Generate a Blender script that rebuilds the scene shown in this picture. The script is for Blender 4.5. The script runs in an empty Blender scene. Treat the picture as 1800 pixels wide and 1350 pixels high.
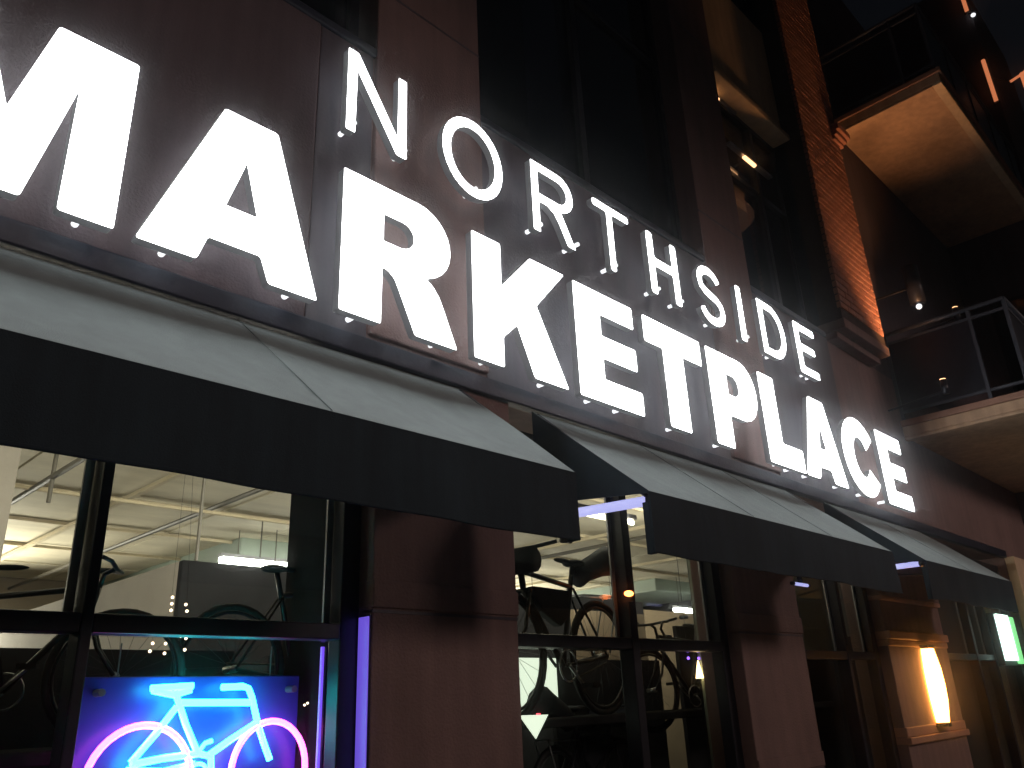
import bpy, bmesh, math, random
from mathutils import Vector, Matrix
from mathutils.geometry import tessellate_polygon
random.seed(7)
scene = bpy.context.scene
col = scene.collection
# All coordinates below are in facade units (1 unit = 0.75 m); z is shifted so that the pavement is world z = 0.
S = 0.75
def W(p): return Vector((p[0]*S, p[1]*S, p[2]*S + 0.4))

# ------------------------------------------------------------------ camera
cd = bpy.data.cameras.new('camera'); cam = bpy.data.objects.new('camera', cd); col.objects.link(cam)
cd.sensor_width = 36.0; cd.lens = 1426.04/1800*36.0; cd.clip_start = 0.05; cd.clip_end = 500
r_ = Vector((0.70113459, -0.71182919, -0.04134601)); u_ = Vector((-0.23573225, -0.28613564, 0.92873931)); f_ = Vector((0.67293432, 0.64142467, 0.36842069))
m = Matrix((( r_.x, u_.x, -f_.x), (r_.y, u_.y, -f_.y), (r_.z, u_.z, -f_.z))).to_4x4()
m.translation = W((0, -4, 1.6)); cam.matrix_world = m
scene.camera = cam

# ------------------------------------------------------------------ night sky, exposure
world = bpy.data.worlds.new('World'); scene.world = world; world.use_nodes = True
wn = world.node_tree.nodes; wl = world.node_tree.links
sky = wn.new('ShaderNodeTexSky'); sky.sky_type = 'NISHITA'; sky.sun_disc = False
sky.sun_elevation = math.radians(-3.0); sky.sun_rotation = math.radians(140); sky.air_density = 1.4; sky.dust_density = 2.0
wn['Background'].inputs['Strength'].default_value = 0.07
wl.new(sky.outputs['Color'], wn['Background'].inputs['Color'])
scene.view_settings.view_transform = 'Standard'; scene.view_settings.look = 'None'
scene.view_settings.gamma = 1.0; scene.view_settings.exposure = 0.0
scene.view_settings.use_curve_mapping = False
cy = scene.cycles
cy.use_denoising = True; cy.max_bounces = 6; cy.diffuse_bounces = 3; cy.glossy_bounces = 3; cy.transmission_bounces = 4
cy.transparent_max_bounces = 12; cy.volume_bounces = 0; cy.sample_clamp_indirect = 4.0; cy.caustics_reflective = False; cy.caustics_refractive = False

# ------------------------------------------------------------------ materials
def newmat(name):
    mt = bpy.data.materials.new(name); mt.use_nodes = True
    return mt, mt.node_tree.nodes, mt.node_tree.links, mt.node_tree.nodes['Principled BSDF']
def surf(name, colr, rough=.7, var=.25, scale=3.0, bump=.15, bscale=60.0, metal=0.0, stretch=(1,1,1), spec=.4, streak=0.0):
    mt, n, l, b = newmat(name)
    tc = n.new('ShaderNodeTexCoord'); mp = n.new('ShaderNodeMapping'); mp.inputs['Scale'].default_value = stretch
    l.new(tc.outputs['Object'], mp.inputs['Vector'])
    nz = n.new('ShaderNodeTexNoise'); nz.inputs['Scale'].default_value = scale; nz.inputs['Detail'].default_value = 7; nz.inputs['Roughness'].default_value = .65
    l.new(mp.outputs['Vector'], nz.inputs['Vector'])
    cr = n.new('ShaderNodeValToRGB')
    cr.color_ramp.elements[0].position = .3; cr.color_ramp.elements[1].position = .7
    cr.color_ramp.elements[0].color = (*[c*(1-var) for c in colr], 1); cr.color_ramp.elements[1].color = (*[min(1, c*(1+var)) for c in colr], 1)
    l.new(nz.outputs['Fac'], cr.inputs['Fac'])
    out = cr.outputs['Color']
    if streak:
        mp2 = n.new('ShaderNodeMapping'); mp2.inputs['Scale'].default_value = (6, 6, .5); l.new(tc.outputs['Object'], mp2.inputs['Vector'])
        n2 = n.new('ShaderNodeTexNoise'); n2.inputs['Scale'].default_value = 2.0; n2.inputs['Detail'].default_value = 5; l.new(mp2.outputs['Vector'], n2.inputs['Vector'])
        c2 = n.new('ShaderNodeValToRGB'); c2.color_ramp.elements[0].position = .35; c2.color_ramp.elements[1].position = .65
        c2.color_ramp.elements[0].color = (1-streak,)*3+(1,); c2.color_ramp.elements[1].color = (1, 1, 1, 1); l.new(n2.outputs['Fac'], c2.inputs['Fac'])
        mx = n.new('ShaderNodeMix'); mx.data_type = 'RGBA'; mx.blend_type = 'MULTIPLY'; mx.inputs['Factor'].default_value = 1
        l.new(out, mx.inputs['A']); l.new(c2.outputs['Color'], mx.inputs['B']); out = mx.outputs['Result']
    l.new(out, b.inputs['Base Color'])
    b.inputs['Roughness'].default_value = rough; b.inputs['Metallic'].default_value = metal; b.inputs['Specular IOR Level'].default_value = spec
    if bump:
        nb = n.new('ShaderNodeTexNoise'); nb.inputs['Scale'].default_value = bscale; nb.inputs['Detail'].default_value = 5
        l.new(mp.outputs['Vector'], nb.inputs['Vector'])
        bp = n.new('ShaderNodeBump'); bp.inputs['Strength'].default_value = bump; bp.inputs['Distance'].default_value = .02
        l.new(nb.outputs['Fac'], bp.inputs['Height']); l.new(bp.outputs['Normal'], b.inputs['Normal'])
    return mt
def emit(name, colr, strength, base=(.5, .5, .5)):
    mt, n, l, b = newmat(name)
    b.inputs['Base Color'].default_value = (*base, 1); b.inputs['Roughness'].default_value = .4
    b.inputs['Emission Color'].default_value = (*colr, 1); b.inputs['Emission Strength'].default_value = strength
    return mt
def glass(name, tint=(.97, 1, .98), rough=.015, boost=.0):
    mt = bpy.data.materials.new(name); mt.use_nodes = True; n = mt.node_tree.nodes; l = mt.node_tree.links; n.clear()
    o = n.new('ShaderNodeOutputMaterial'); t = n.new('ShaderNodeBsdfTransparent'); g = n.new('ShaderNodeBsdfGlossy'); mx = n.new('ShaderNodeMixShader')
    fr = n.new('ShaderNodeFresnel'); ge = n.new('ShaderNodeNewGeometry'); io = n.new('ShaderNodeMath'); io.operation = 'MULTIPLY_ADD'
    io.inputs[1].default_value = 1/1.45-1.45; io.inputs[2].default_value = 1.45
    l.new(ge.outputs['Backfacing'], io.inputs[0]); l.new(io.outputs[0], fr.inputs['IOR'])
    t.inputs['Color'].default_value = (*tint, 1); g.inputs['Roughness'].default_value = rough
    ad = n.new('ShaderNodeMath'); ad.operation = 'ADD'; ad.inputs[1].default_value = boost
    l.new(fr.outputs['Fac'], ad.inputs[0]); l.new(ad.outputs[0], mx.inputs['Fac']); l.new(t.outputs[0], mx.inputs[1]); l.new(g.outputs[0], mx.inputs[2]); l.new(mx.outputs[0], o.inputs['Surface'])
    return mt
M = {}
M['stucco'] = surf('maroon_stucco', (.185, .122, .112), .85, .16, 1.6, .35, 70, streak=.18)
M['stucco_purple'] = surf('plum_stucco', (.10, .076, .084), .85, .18, 1.3, .35, 70, streak=.2)
M['stucco_dark'] = surf('dark_panel', (.07, .062, .075), .55, .25, 1.2, .12, 50, streak=.25)
M['navy'] = surf('navy_steel', (.018, .024, .04), .45, .3, 4, .1, 40, metal=.2)
M['frame'] = surf('black_aluminium', (.016, .017, .024), .38, .3, 6, .04, 60, metal=.3)
M['stop'] = surf('bare_aluminium', (.30, .30, .33), .35, .2, 8, .04, 50, metal=.7)
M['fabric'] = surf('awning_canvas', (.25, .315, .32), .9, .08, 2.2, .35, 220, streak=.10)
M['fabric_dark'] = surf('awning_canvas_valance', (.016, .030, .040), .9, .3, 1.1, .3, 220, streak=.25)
M['brick'] = surf('red_brick', (.34, .15, .10), .85, .35, 9, .5, 60)
M['mortar'] = surf('mortar', (.05, .036, .03), .95, .2, 10, .4, 80)
M['trim'] = surf('stone_trim', (.30, .17, .12), .7, .15, 4, .2, 50)
M['beige'] = surf('beige_render', (.58, .45, .30), .8, .15, 2, .2, 60, streak=.15)
M['slab'] = surf('slab_render', (.50, .34, .22), .8, .22, 1.4, .25, 40, streak=.2)
M['ceiling'] = surf('plywood_ceiling', (.62, .56, .42), .75, .12, 1.6, .1, 30, stretch=(1, 4, 1))
M['beamm'] = surf('painted_beam', (.55, .47, .32), .6, .15, 3, .1, 30)
M['pipe'] = surf('dark_conduit', (.10, .09, .07), .5, .2, 5, .05, 30)
M['duct'] = surf('grey_green_duct', (.26, .31, .26), .5, .12, 3, .05, 30)
M['wallin'] = surf('grey_interior_wall', (.30, .27, .23), .8, .1, 2, .1, 50)
M['black_matte'] = surf('matte_black_wall', (.016, .016, .017), .95, .3, 2, .1, 50, spec=.08)
M['walldark'] = surf('dark_interior_wall', (.024, .024, .024), .8, .2, 2, .1, 50)
M['brownwall'] = surf('brown_interior_wall', (.20, .155, .10), .8, .15, 2, .1, 50)
M['floorin'] = surf('shop_floor', (.12, .11, .10), .5, .2, 3, .1, 40)
M['pave'] = surf('pavement', (.22, .21, .20), .85, .25, 3, .4, 50)
M['asphalt'] = surf('asphalt', (.05, .05, .052), .85, .3, 6, .6, 120)
M['kerb'] = surf('kerb_stone', (.30, .29, .27), .8, .2, 5, .3, 50)
M['rubber'] = surf('tyre_rubber', (.012, .012, .014), .75, .2, 10, .2, 90)
M['bikeblack'] = surf('black_paint', (.012, .014, .02), .3, .2, 8, 0)
M['bikesteel'] = surf('bike_steel', (.35, .36, .38), .28, .2, 8, 0, metal=.9)
M['bagcloth'] = surf('bag_cloth', (.018, .02, .03), .85, .3, 8, .3, 120)
M['redcloth'] = surf('red_reflection', (.25, .02, .035), .8, .3, 5, .3, 60, stretch=(8, 1, 1))
M['acrylic'] = surf('blue_acrylic_panel', (.04, .04, .42), .35, .12, 1.5, .02, 10)
M['white_board'] = surf('white_board', (.80, .82, .74), .6, .04, 2, .02, 10)
M['rail_metal'] = surf('grey_rail_paint', (.055, .06, .075), .5, .2, 6, .05, 50, metal=.2)
M['glass'] = glass('window_glass')
M['glass_dark'] = glass('tinted_window_glass', (.28, .32, .40), .03, .01)
M['letter'] = emit('lit_letter_face', (1, 1, 1), 9.0, (.8, .8, .8))
M['letterback'] = emit('letter_halo_back', (.93, .97, 1), 1.2, (.8, .8, .8))
M['can'] = emit('translucent_letter_return', (.92, .96, 1), .045, (.22, .22, .23))
M['rod'] = emit('standoff_rod_glow', (.95, .97, 1), 1.3, (.8, .8, .8))  # rod glow stands in for light from the letter backs
M['led_white'] = emit('white_tube', (1, .98, .88), 12.0)
M['led_room'] = emit('room_tube', (1, .90, .66), 11.0)
M['led_violet'] = emit('violet_led', (.20, .07, 1), 1.1)
M['violet_jamb_glow'] = emit('violet_jamb_glow', (.17, .10, .80), .8, (.3, .25, .45))
M['led_lav'] = emit('lavender_led', (.50, .52, 1), .9)
M['sconce'] = emit('warm_sconce_glass', (1, .38, .07), 18.0, (.8, .7, .5))
M['warm_tip'] = emit('warm_lamp', (1, .50, .22), 3.0)
M['orange_tip'] = emit('orange_lamp', (1, .22, .05), 9.0)
M['flame'] = emit('flame_lamp', (1, .66, .30), 7.0)
M['bulb'] = emit('small_warm_bulb', (1, .72, .5), 4.0)
M['violet_bulb'] = emit('violet_bulb', (.28, .10, 1), 3.0)
M['red_bulb'] = emit('red_tail_lamp', (1, .05, .10), 2.5)
M['neon_cyan'] = emit('cyan_neon', (.035, .92, .86), 14.0)
M['neon_pink'] = emit('pink_neon', (1, .09, .75), 8.0)
M['green_sign'] = emit('green_white_sign', (.72, 1, .86), 3.2)
M['green_edge'] = emit('green_sign_edge', (.18, .85, .25), 1.0)
M['shade'] = emit('orange_reflection', (1, .36, .14), .35, (.5, .3, .2))
M['white_glow'] = emit('white_self_glow', (.90, 1, .80), 1.0, (.8, .8, .8))  # panel and pennant glow by themselves in place of light falling on them

# ------------------------------------------------------------------ object helpers
def tag(o, label=None, cat=None, group=None, kind=None):
    if label: o['label'] = label
    if cat: o['category'] = cat
    if group: o['group'] = group
    if kind: o['kind'] = kind
    return o
ORG = {}
def empty(name, at, label, cat, group=None):
    o = bpy.data.objects.new(name, None); o.empty_display_size = .1; col.objects.link(o)
    o.location = W(at); ORG[o.name] = W(at)
    return tag(o, label, cat, group)
class MB:
    def __init__(s): s.v = []; s.f = []
    def add(s, vs, fs):
        k = len(s.v); s.v += [Vector(v) for v in vs]; s.f += [tuple(i+k for i in f) for f in fs]; return s
    def box(s, x0, x1, y0, y1, z0, z1):
        return s.add([(x, y, z) for x in (x0, x1) for y in (y0, y1) for z in (z0, z1)],
                     [(0, 1, 3, 2), (4, 6, 7, 5), (0, 4, 5, 1), (2, 3, 7, 6), (0, 2, 6, 4), (1, 5, 7, 3)])
    def tube(s, pts, r, seg=8, closed=False, r2=None):
        pts = [Vector(p) for p in pts]; n = len(pts); rings = []
        k = len(s.v); prev = None
        for i, p in enumerate(pts):
            if closed: t = pts[(i+1) % n] - pts[i-1]
            else: t = pts[min(i+1, n-1)] - pts[max(i-1, 0)]
            t.normalize()
            if prev is None:
                a = Vector((0, 0, 1)) if abs(t.z) < .9 else Vector((1, 0, 0)); a = (a - t*a.dot(t)).normalized()
            else: a = (prev - t*prev.dot(t)).normalized()
            prev = a; b = t.cross(a)
            rr = r if r2 is None else r + (r2-r)*i/(n-1)
            for j in range(seg):
                th = 2*math.pi*j/seg; s.v.append(p + a*math.cos(th)*rr + b*math.sin(th)*rr)
        last = n if closed else n-1
        for i in range(last):
            for j in range(seg):
                a0 = k+i*seg+j; a1 = k+i*seg+(j+1) % seg; i2 = (i+1) % n; b0 = k+i2*seg+j; b1 = k+i2*seg+(j+1) % seg
                s.f.append((a0, a1, b1, b0))
        if not closed:
            s.f.append(tuple(k+j for j in reversed(range(seg)))); s.f.append(tuple(k+(n-1)*seg+j for j in range(seg)))
        return s
    def ball(s, c, r, sx=1, sy=1, sz=1, n=8):
        k = len(s.v); c = Vector(c)
        for i in range(1, n):
            for j in range(2*n):
                th = math.pi*i/n; ph = math.pi*j/n
                s.v.append(c + Vector((r*sx*math.sin(th)*math.cos(ph), r*sy*math.sin(th)*math.sin(ph), r*sz*math.cos(th))))
        top = len(s.v); s.v.append(c+Vector((0, 0, r*sz))); s.v.append(c-Vector((0, 0, r*sz)))
        for i in range(n-2):
            for j in range(2*n):
                a = k+i*2*n+j; b = k+i*2*n+(j+1) % (2*n); s.f.append((a, a+2*n, b+2*n, b))
        for j in range(2*n):
            s.f.append((top, k+j, k+(j+1) % (2*n))); s.f.append((top+1, k+(n-2)*2*n+(j+1) % (2*n), k+(n-2)*2*n+j))
        return s
    def build(s, name, mat, parent=None, bevel=0, smooth=False, world=True):
        vs = [W(v) for v in s.v] if world else list(s.v)
        if parent is not None: org = ORG[parent.name]
        else:
            org = Vector((sum(v.x for v in vs)/len(vs), sum(v.y for v in vs)/len(vs), min(v.z for v in vs)))
        if not world and parent is not None: org = Vector((0, 0, 0))
        me = bpy.data.meshes.new(name); me.from_pydata([v-org for v in vs], [], s.f); me.update()
        bm = bmesh.new(); bm.from_mesh(me); bmesh.ops.recalc_face_normals(bm, faces=bm.faces); bm.to_mesh(me); bm.free()
        if smooth: me.polygons.foreach_set('use_smooth', [True]*len(me.polygons))
        me.materials.append(M[mat]); o = bpy.data.objects.new(name, me); col.objects.link(o)
        if parent is not None: o.parent = parent; ORG[o.name] = ORG[parent.name]
        else: o.location = org; ORG[o.name] = org
        if bevel:
            b = o.modifiers.new('bevel', 'BEVEL'); b.width = bevel; b.segments = 2; b.limit_method = 'ANGLE'
        return o
def bx(name, mat, parent, *c, bevel=0): return MB().box(*c).build(name, mat, parent, bevel=bevel)
def light(kind, name, at, energy, colr, size=.1, target=None, spot=None, blend=.5, parent=None):
    ld = bpy.data.lights.new(name, kind); ld.energy = energy; ld.color = colr
    if kind == 'AREA': ld.size = size
    else: ld.shadow_soft_size = size
    if spot: ld.spot_size = spot; ld.spot_blend = blend
    o = bpy.data.objects.new(name, ld); col.objects.link(o); o.location = W(at)
    if target is not None: o.rotation_euler = (W(target)-W(at)).to_track_quat('-Z', 'Y').to_euler()
    if parent is not None:
        o.parent = parent; o.location = W(at) - ORG[parent.name]
    return o

# ------------------------------------------------------------------ thin volume added to imitate camera bloom round the lit letters
hz = bpy.data.materials.new('bloom_haze'); hz.use_nodes = True; hz.node_tree.nodes.clear()
ho = hz.node_tree.nodes.new('ShaderNodeOutputMaterial'); hv = hz.node_tree.nodes.new('ShaderNodeVolumePrincipled')
hv.inputs['Color'].default_value = (.92, .95, 1, 1); hv.inputs['Density'].default_value = .0075; hv.inputs['Anisotropy'].default_value = .985
hz.node_tree.links.new(hv.outputs[0], ho.inputs['Volume'])
M['bloom_volume'] = hz
BLOOM_BOX = MB().box(-62, 82, -62, 62, -2.2, 19.5)

# ------------------------------------------------------------------ ground
tag(bx('road', 'asphalt', None, -60, 80, -60, -6.2, -.75, -.70), 'dark asphalt street in front of the building', kind='structure')
tag(bx('ground', 'asphalt', None, -60, 80, -5.99, 60, -.80, -.72), 'ground under the building', kind='structure')
tag(bx('kerb', 'kerb', None, -60, 80, -6.2, -5.995, -.8, -.53, bevel=.01), 'pale stone kerb along the street', kind='structure')
tag(bx('pavement', 'pave', None, -60, 80, -5.993, -.02, -.719, -.533), 'grey pavement along the shop front', kind='structure')

# ------------------------------------------------------------------ building
B = empty('building', (3, 0, -.533), 'maroon rendered corner building with lit shop windows, brick pier and balconies', 'building')
ZB = -.533
# piers between the shop windows: lower block, raised band, upper block
def pier(x0, x1, depth=1.0, bands=((2.17, 2.33),), mat='stucco', z1=3.75):
    p = bx('pier', mat, B, x0, x1, .0, depth, ZB, z1, bevel=.008)
    for a, b in bands:
        MB().box(x0-.003, x1+.003, -.014, .3, a, b).build('band_moulding', mat, p, bevel=.006)
        MB().box(x0+.0, x1-.0, -.004, .1, a-.03, a-.012).build('band_shadow_strip', 'stucco_dark', p)  # dark strip standing in for the shade under the band
    return p
pier(-3.4, -2.2)
pier(2.93, 4.15, .45, ((2.17, 2.33), (.93, 1.06)))
pier(7.12, 8.40, .45, ((2.17, 2.33), (.93, 1.06)))
p3 = pier(10.65, 12.75, .45, ())
for z0, z1, d in ((2.64, 2.70, .04), (2.09, 2.17, .02), (2.17, 2.27, .05), (1.06, 1.17, .02), (.98, 1.06, .05)):
    MB().box(10.645, 12.755, -d, .2, z0, z1).build('band_moulding', 'trim', p3, bevel=.01)
MB().box(10.63, 12.77, -.03, .2, 2.70, 3.2).build('pier_head', 'stucco', p3, bevel=.01)
pier(16.95, 18.2, .45)
MB().box(16.95, 18.2, -.16, -.002, ZB, 3.74).build('pier_front', 'beige', B, bevel=.01)
# spandrel wall behind the sign
sp = bx('spandrel_wall', 'stucco', B, -3.4, 19.1, .002, .45, 3.75, 6.22)
bx('wall_panel', 'stucco_purple', B, -3.4, 2.36, -.02, .02, 3.86, 6.22, bevel=.01)
for x0, x1 in ((2.37, 2.83), (3.93, 7.44), (8.49, 10.65)):
    bx('dark_wall_panel', 'stucco_dark', B, x0, x1, -.006, .02, 3.86, 6.22, bevel=.005)
bx('sill_ledge', 'navy', B, -3.4, 10.6, -.03, .3, 6.22, 6.30, bevel=.01)
bx('steel_ledge', 'navy', B, -3.4, 17, -.045, .05, 3.725, 3.86, bevel=.008)
# upper piers
ZT = 17.0
for x0, x1 in ((2.84, 3.92), (7.45, 8.48)):
    u = bx('upper_pier', 'stucco', B, x0, x1, -.04, .6, 3.9, ZT, bevel=.01)
    for z in (6.9, 9.9, 12.9): MB().box(x0+.001, x1-.001, -.042, .0, z, z+.02).build('joint', 'stucco_dark', u)
bx('upper_pier', 'stucco_purple', B, -3.4, -2.0, -.04, .6, 6.3, ZT, bevel=.01)
# upper windows
def upper_window(x0, x1, z0, z1, mx, tz, name='upper_window', yy=.28):
    f = MB()
    f.box(x0, x0+.09, yy-.06, yy+.08, z0, z1).box(x1-.09, x1, yy-.06, yy+.08, z0, z1).box(x0+.09, x1-.09, yy-.06, yy+.08, z1-.09, z1).box(x0+.09, x1-.09, yy-.06, yy+.08, z0, z0+.09)
    w = f.build(name, 'frame', B, bevel=.006)
    for x in mx: MB().box(x-.05, x+.05, yy-.07, yy+.07, z0+.09, z1-.09).build('mullion', 'frame', w, bevel=.006)
    xs = [x0+.09]+[v for x in mx for v in (x-.05, x+.05)]+[x1-.09]; zs = [z0+.09]+[v for z in tz for v in (z-.04, z+.04)]+[z1-.09]
    for i in range(0, len(xs), 2):
        for z in tz: MB().box(xs[i], xs[i+1], yy-.065, yy+.065, z-.04, z+.04).build('transom', 'frame', w, bevel=.006)
        for j in range(0, len(zs), 2):
            MB().box(xs[i]-.01, xs[i+1]+.01, yy-.01, yy+.01, zs[j]-.01, zs[j+1]+.01).build('pane', 'glass_dark', w)
    return w
upper_window(-2.0, 2.84, 6.3, ZT, (.4,), (9.2, 12.2))
upper_window(3.92, 7.45, 6.3, ZT, (5.68,), (9.2, 12.2))
upper_window(8.48, 10.72, 6.3, 9.62, (9.86,), (8.35,))
upper_window(8.48, 10.72, 11.95, ZT, (9.86,), (14.0,))
bx('beige_wall_panel', 'beige', B, 8.48, 10.66, .04, .45, 9.72, 11.86, bevel=.01)
bx('panel_lip', 'beige', B, 8.48, 10.70, -.06, .3, 9.62, 9.72, bevel=.01)
bx('corner_post', 'frame', B, 10.66, 11.0, .03, .5, 6.22, ZT, bevel=.01)
# rooms behind the upper windows
bx('upper_room_wall', 'walldark', B, -3.4, 8.0, 3.0, 3.1, 4.1, ZT)
bx('upper_room_wall', 'walldark', B, 8.0, 12.9, 2.2, 2.3, 4.1, ZT)
bx('partition_wall', 'walldark', B, 8.0, 8.1, .5, 2.2, 4.1, ZT)
bx('upper_floor', 'walldark', B, -3.4, 12.9, .46, 3.0, 4.12, 4.2)
bx('upper_room_ceiling', 'beige', B, 8.5, 10.7, .5, 2.19, 9.75, 9.85)
bx('roof_slab', 'stucco_dark', B, -3.4, 13, -.2, 3.1, ZT, ZT+.3)

# brick pier with every brick laid
bp = bx('brick_pier', 'mortar', B, 10.66, 12.22, -.275, .5, 6.45, 14.0)
def brick_mesh(w, nm):
    b = MB().box(0, w, 0, .06, 0, .088); me = bpy.data.meshes.new(nm)
    me.from_pydata([Vector(v)*S for v in b.v], [], b.f); bm = bmesh.new(); bm.from_mesh(me); bmesh.ops.recalc_face_normals(bm, faces=bm.faces)
    bmesh.ops.bevel(bm, geom=[e for e in bm.edges if all(abs(v.co.y) < 1e-6 for v in e.verts)], offset=.004, segments=1, affect='EDGES'); bm.to_mesh(me); bm.free()
    me.materials.append(M['brick']); return me
full = brick_mesh(.243, 'brick'); half = brick_mesh(.108, 'half_brick')
course = .110; nb = 0; rest = MB(); z = 6.62; row = 0
while z < 13.9:
    x = 10.655; first = True
    while x < 12.2:
        if row % 2 == 1 and (first or x > 12.05): w, me = .108, half
        else: w, me = .243, full
        if x + w > 12.235: w, me = .108, half
        if x + w > 12.25: break
        jit = random.uniform(-.003, .002)
        if nb < 300:
            o = bpy.data.objects.new('brick', me); col.objects.link(o); o.parent = bp
            o.location = W((x, -.295+jit, z)) - ORG[bp.name]; nb += 1
        else: rest.box(x, x+w, -.295+jit, -.23, z, z+.088)
        x += w+.0165; first = False
    z += course; row += 1
o = rest.build('brickwork', 'brick', bp); o['kind'] = 'stuff'
MB().box(10.64, 12.25, -.30, .3, 6.30, 6.449).build('pier_base', 'stucco', bp, bevel=.01)
MB().box(10.66, 12.2, -.16, .3, 6.20, 6.299).build('pier_base', 'stucco', bp, bevel=.01)
cm = MB()
for a, b, e in ((10.16, 10.24, .03), (10.24, 10.33, .08), (10.33, 10.45, .13)): cm.box(12.21-.3, 12.25+e, -.30-e, .3, a, b)
cm.build('cornice_return', 'brick', bp, bevel=.01)

# balconies right of the brick pier
bx('balcony_back_wall', 'stucco_purple', B, 12.22, 19.1, .002, .45, 6.22, 16.2)
for z0 in (11.16, 5.34):
    b = bx('balcony', 'slab' , B, 13.0, 19.05, -1.85, -.002, z0-.10, z0+.06, bevel=.01)
    MB().box(12.97, 19.05, -1.89, -.002, z0+.062, z0+.16).build('slab_edge', 'trim', b, bevel=.01)
    MB().box(13.0, 19.05, -1.85, -1.70, z0-.155, z0-.102).build('soffit_trim', 'beige', b, bevel=.01)
    MB().box(13.0, 13.13, -1.70, -.002, z0-.155, z0-.102).build('soffit_trim', 'slab', b, bevel=.01)
    zt = z0+1.62
    for y in (-1.80, -1.30, -.04): MB().box(13.02, 13.07, y-.025, y+.025, z0+.16, zt).build('rail_post', 'rail_metal', b)
    for x in (14.3, 15.6, 16.9, 18.2): MB().box(x-.025, x+.025, -1.825, -1.775, z0+.16, zt).build('rail_post', 'rail_metal', b)
    MB().tube([(13.045, -.02, zt+.02), (13.045, -1.80, zt+.02)], .035).build('handrail', 'rail_metal', b, smooth=True)
    MB().tube([(13.045, -1.80, zt+.02), (19.0, -1.80, zt+.02)], .035).build('handrail', 'rail_metal', b, smooth=True)
    for zz in (z0+.30, zt-.14):
        MB().box(13.025, 13.065, -1.775, -.065, zz-.02, zz+.02).build('rail', 'rail_metal', b)
        MB().box(13.07, 19.0, -1.82, -1.78, zz-.02, zz+.02).build('rail', 'rail_metal', b)
    MB().box(13.04, 13.05, -1.275, -.065, z0+.32, zt-.16).build('rail_panel', 'frame', b)
    MB().box(13.07, 19.0, -1.805, -1.795, z0+.32, zt-.16).build('rail_panel', 'frame', b)
# wing that closes the street front at the far end
bx('wing_wall', 'stucco_purple', B, 19.1, 23, -1.86, .45, ZB, 18.0, bevel=.01)
w = bx('wing_window', 'frame', B, 19.07, 19.13, -1.6, -.5, 12.0, 14.2); MB().box(19.055, 19.068, -1.52, -.58, 12.08, 14.12).build('pane', 'glass_dark', w)
w = bx('wing_window', 'frame', B, 19.07, 19.13, -1.6, -.5, 7.2, 9.4); MB().box(19.055, 19.068, -1.52, -.58, 7.28, 9.32).build('pane', 'glass_dark', w)

# shop windows
def shop_window(x0, x1, zt, mx, z0=-.1, z1=3.6, mw=.12):
    y0, y1 = .13, .25
    f = MB().box(x0, x0+.06, y0, y1, z0, z1).box(x1-.13, x1, y0, y1, z0, z1).box(x0+.06, x1-.13, y0, y1, z1-.12, z1).box(x0+.06, x1-.13, y0, y1, z0, z0+.14)
    w = f.build('shop_window', 'frame', B, bevel=.006)
    bx('bulkhead_panel', 'frame', B, x0, x1, .1, .45, ZB, z0, bevel=.01)
    xs = [x0+.06]+[v for x in mx for v in (x-mw/2, x+mw/2)]+[x1-.13]
    for x in mx: MB().box(x-mw/2, x+mw/2, y0-.01, y1+.01, z0+.14, z1-.12).build('mullion', 'frame', w, bevel=.006)
    for i in range(0, len(xs), 2):
        a, b = xs[i], xs[i+1]
        MB().box(a, b, y0-.005, y1+.005, zt-.045, zt+.045).build('transom', 'frame', w, bevel=.006)
        for lo, hi in ((z0+.14, zt-.055), (zt+.055, z1-.12)):
            MB().box(a-.004, b+.004, .215, .23, lo-.004, hi+.004).build('pane', 'glass', w)
        st = MB().box(b-.05, b-.006, .232, .249, zt+.056, z1-.122); st.build('glazing_bead', 'stop', w)
        st = MB().box(a+.006, a+.03, .232, .249, zt+.056, z1-.122); st.build('glazing_bead', 'stop', w)
    return w
shop_window(-2.2, 2.93, 2.04, (-.4, 1.408), mw=.055)
shop_window(4.15, 7.12, 2.03, (5.65,), mw=.10)
shop_window(8.40, 10.65, 1.98, (9.75,), mw=.08)
shop_window(12.75, 16.9, 2.0, (14.5, 15.4), mw=.10)

# ------------------------------------------------------------------ shop interior
bx('interior_floor', 'floorin', B, -3.4, 17, .46, 12, ZB, ZB+.05)
ceil = bx('interior_ceiling', 'ceiling', B, -3.4, 17, .46, 12, 4.0, 4.1)
bx('back_wall', 'brownwall', B, -3.4, 17, 12, 12.1, ZB, 4.0)
bx('side_wall', 'wallin', B, -3.45, -3.35, .46, 12, ZB, 4.0)
bx('side_wall', 'walldark', B, 18.2, 18.3, .46, 12, ZB, 4.0)
# plywood sheets (joints proud of each other) and runners on the ceiling
k = 0
for i, x in enumerate([v*1.22-1.5 for v in range(16)]):
    for j in range(7):
        y = .6 + j*1.6
        d = random.uniform(.012, .035)
        MB().box(x+.012, x+1.208, y+.012, y+1.588, 4.0-d, 3.999).build('ceiling_sheet', 'ceiling', ceil)
for y in (2.15, 3.76, 5.36, 6.96, 8.6): MB().box(-3.3, 17, y, y+.05, 3.925, 3.962).build('ceiling_beam', 'beamm', ceil)
for x in (-.3, 1.0, 3.32, 6.96, 9.6, 12.4): MB().box(x, x+.05, .6, 11.9, 3.88, 3.924).build('ceiling_beam', 'beamm', ceil)
for x, z in ((2.25, 3.72), (4.1, 3.80), (9.9, 3.82)): MB().tube([(x, .6, z), (x, 11.9, z)], .028).build('conduit', 'pipe', ceil)
MB().tube([(-3.3, 4.6, 3.74), (5.3, 4.6, 3.74)], .022).build('conduit', 'beamm', ceil)
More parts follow.
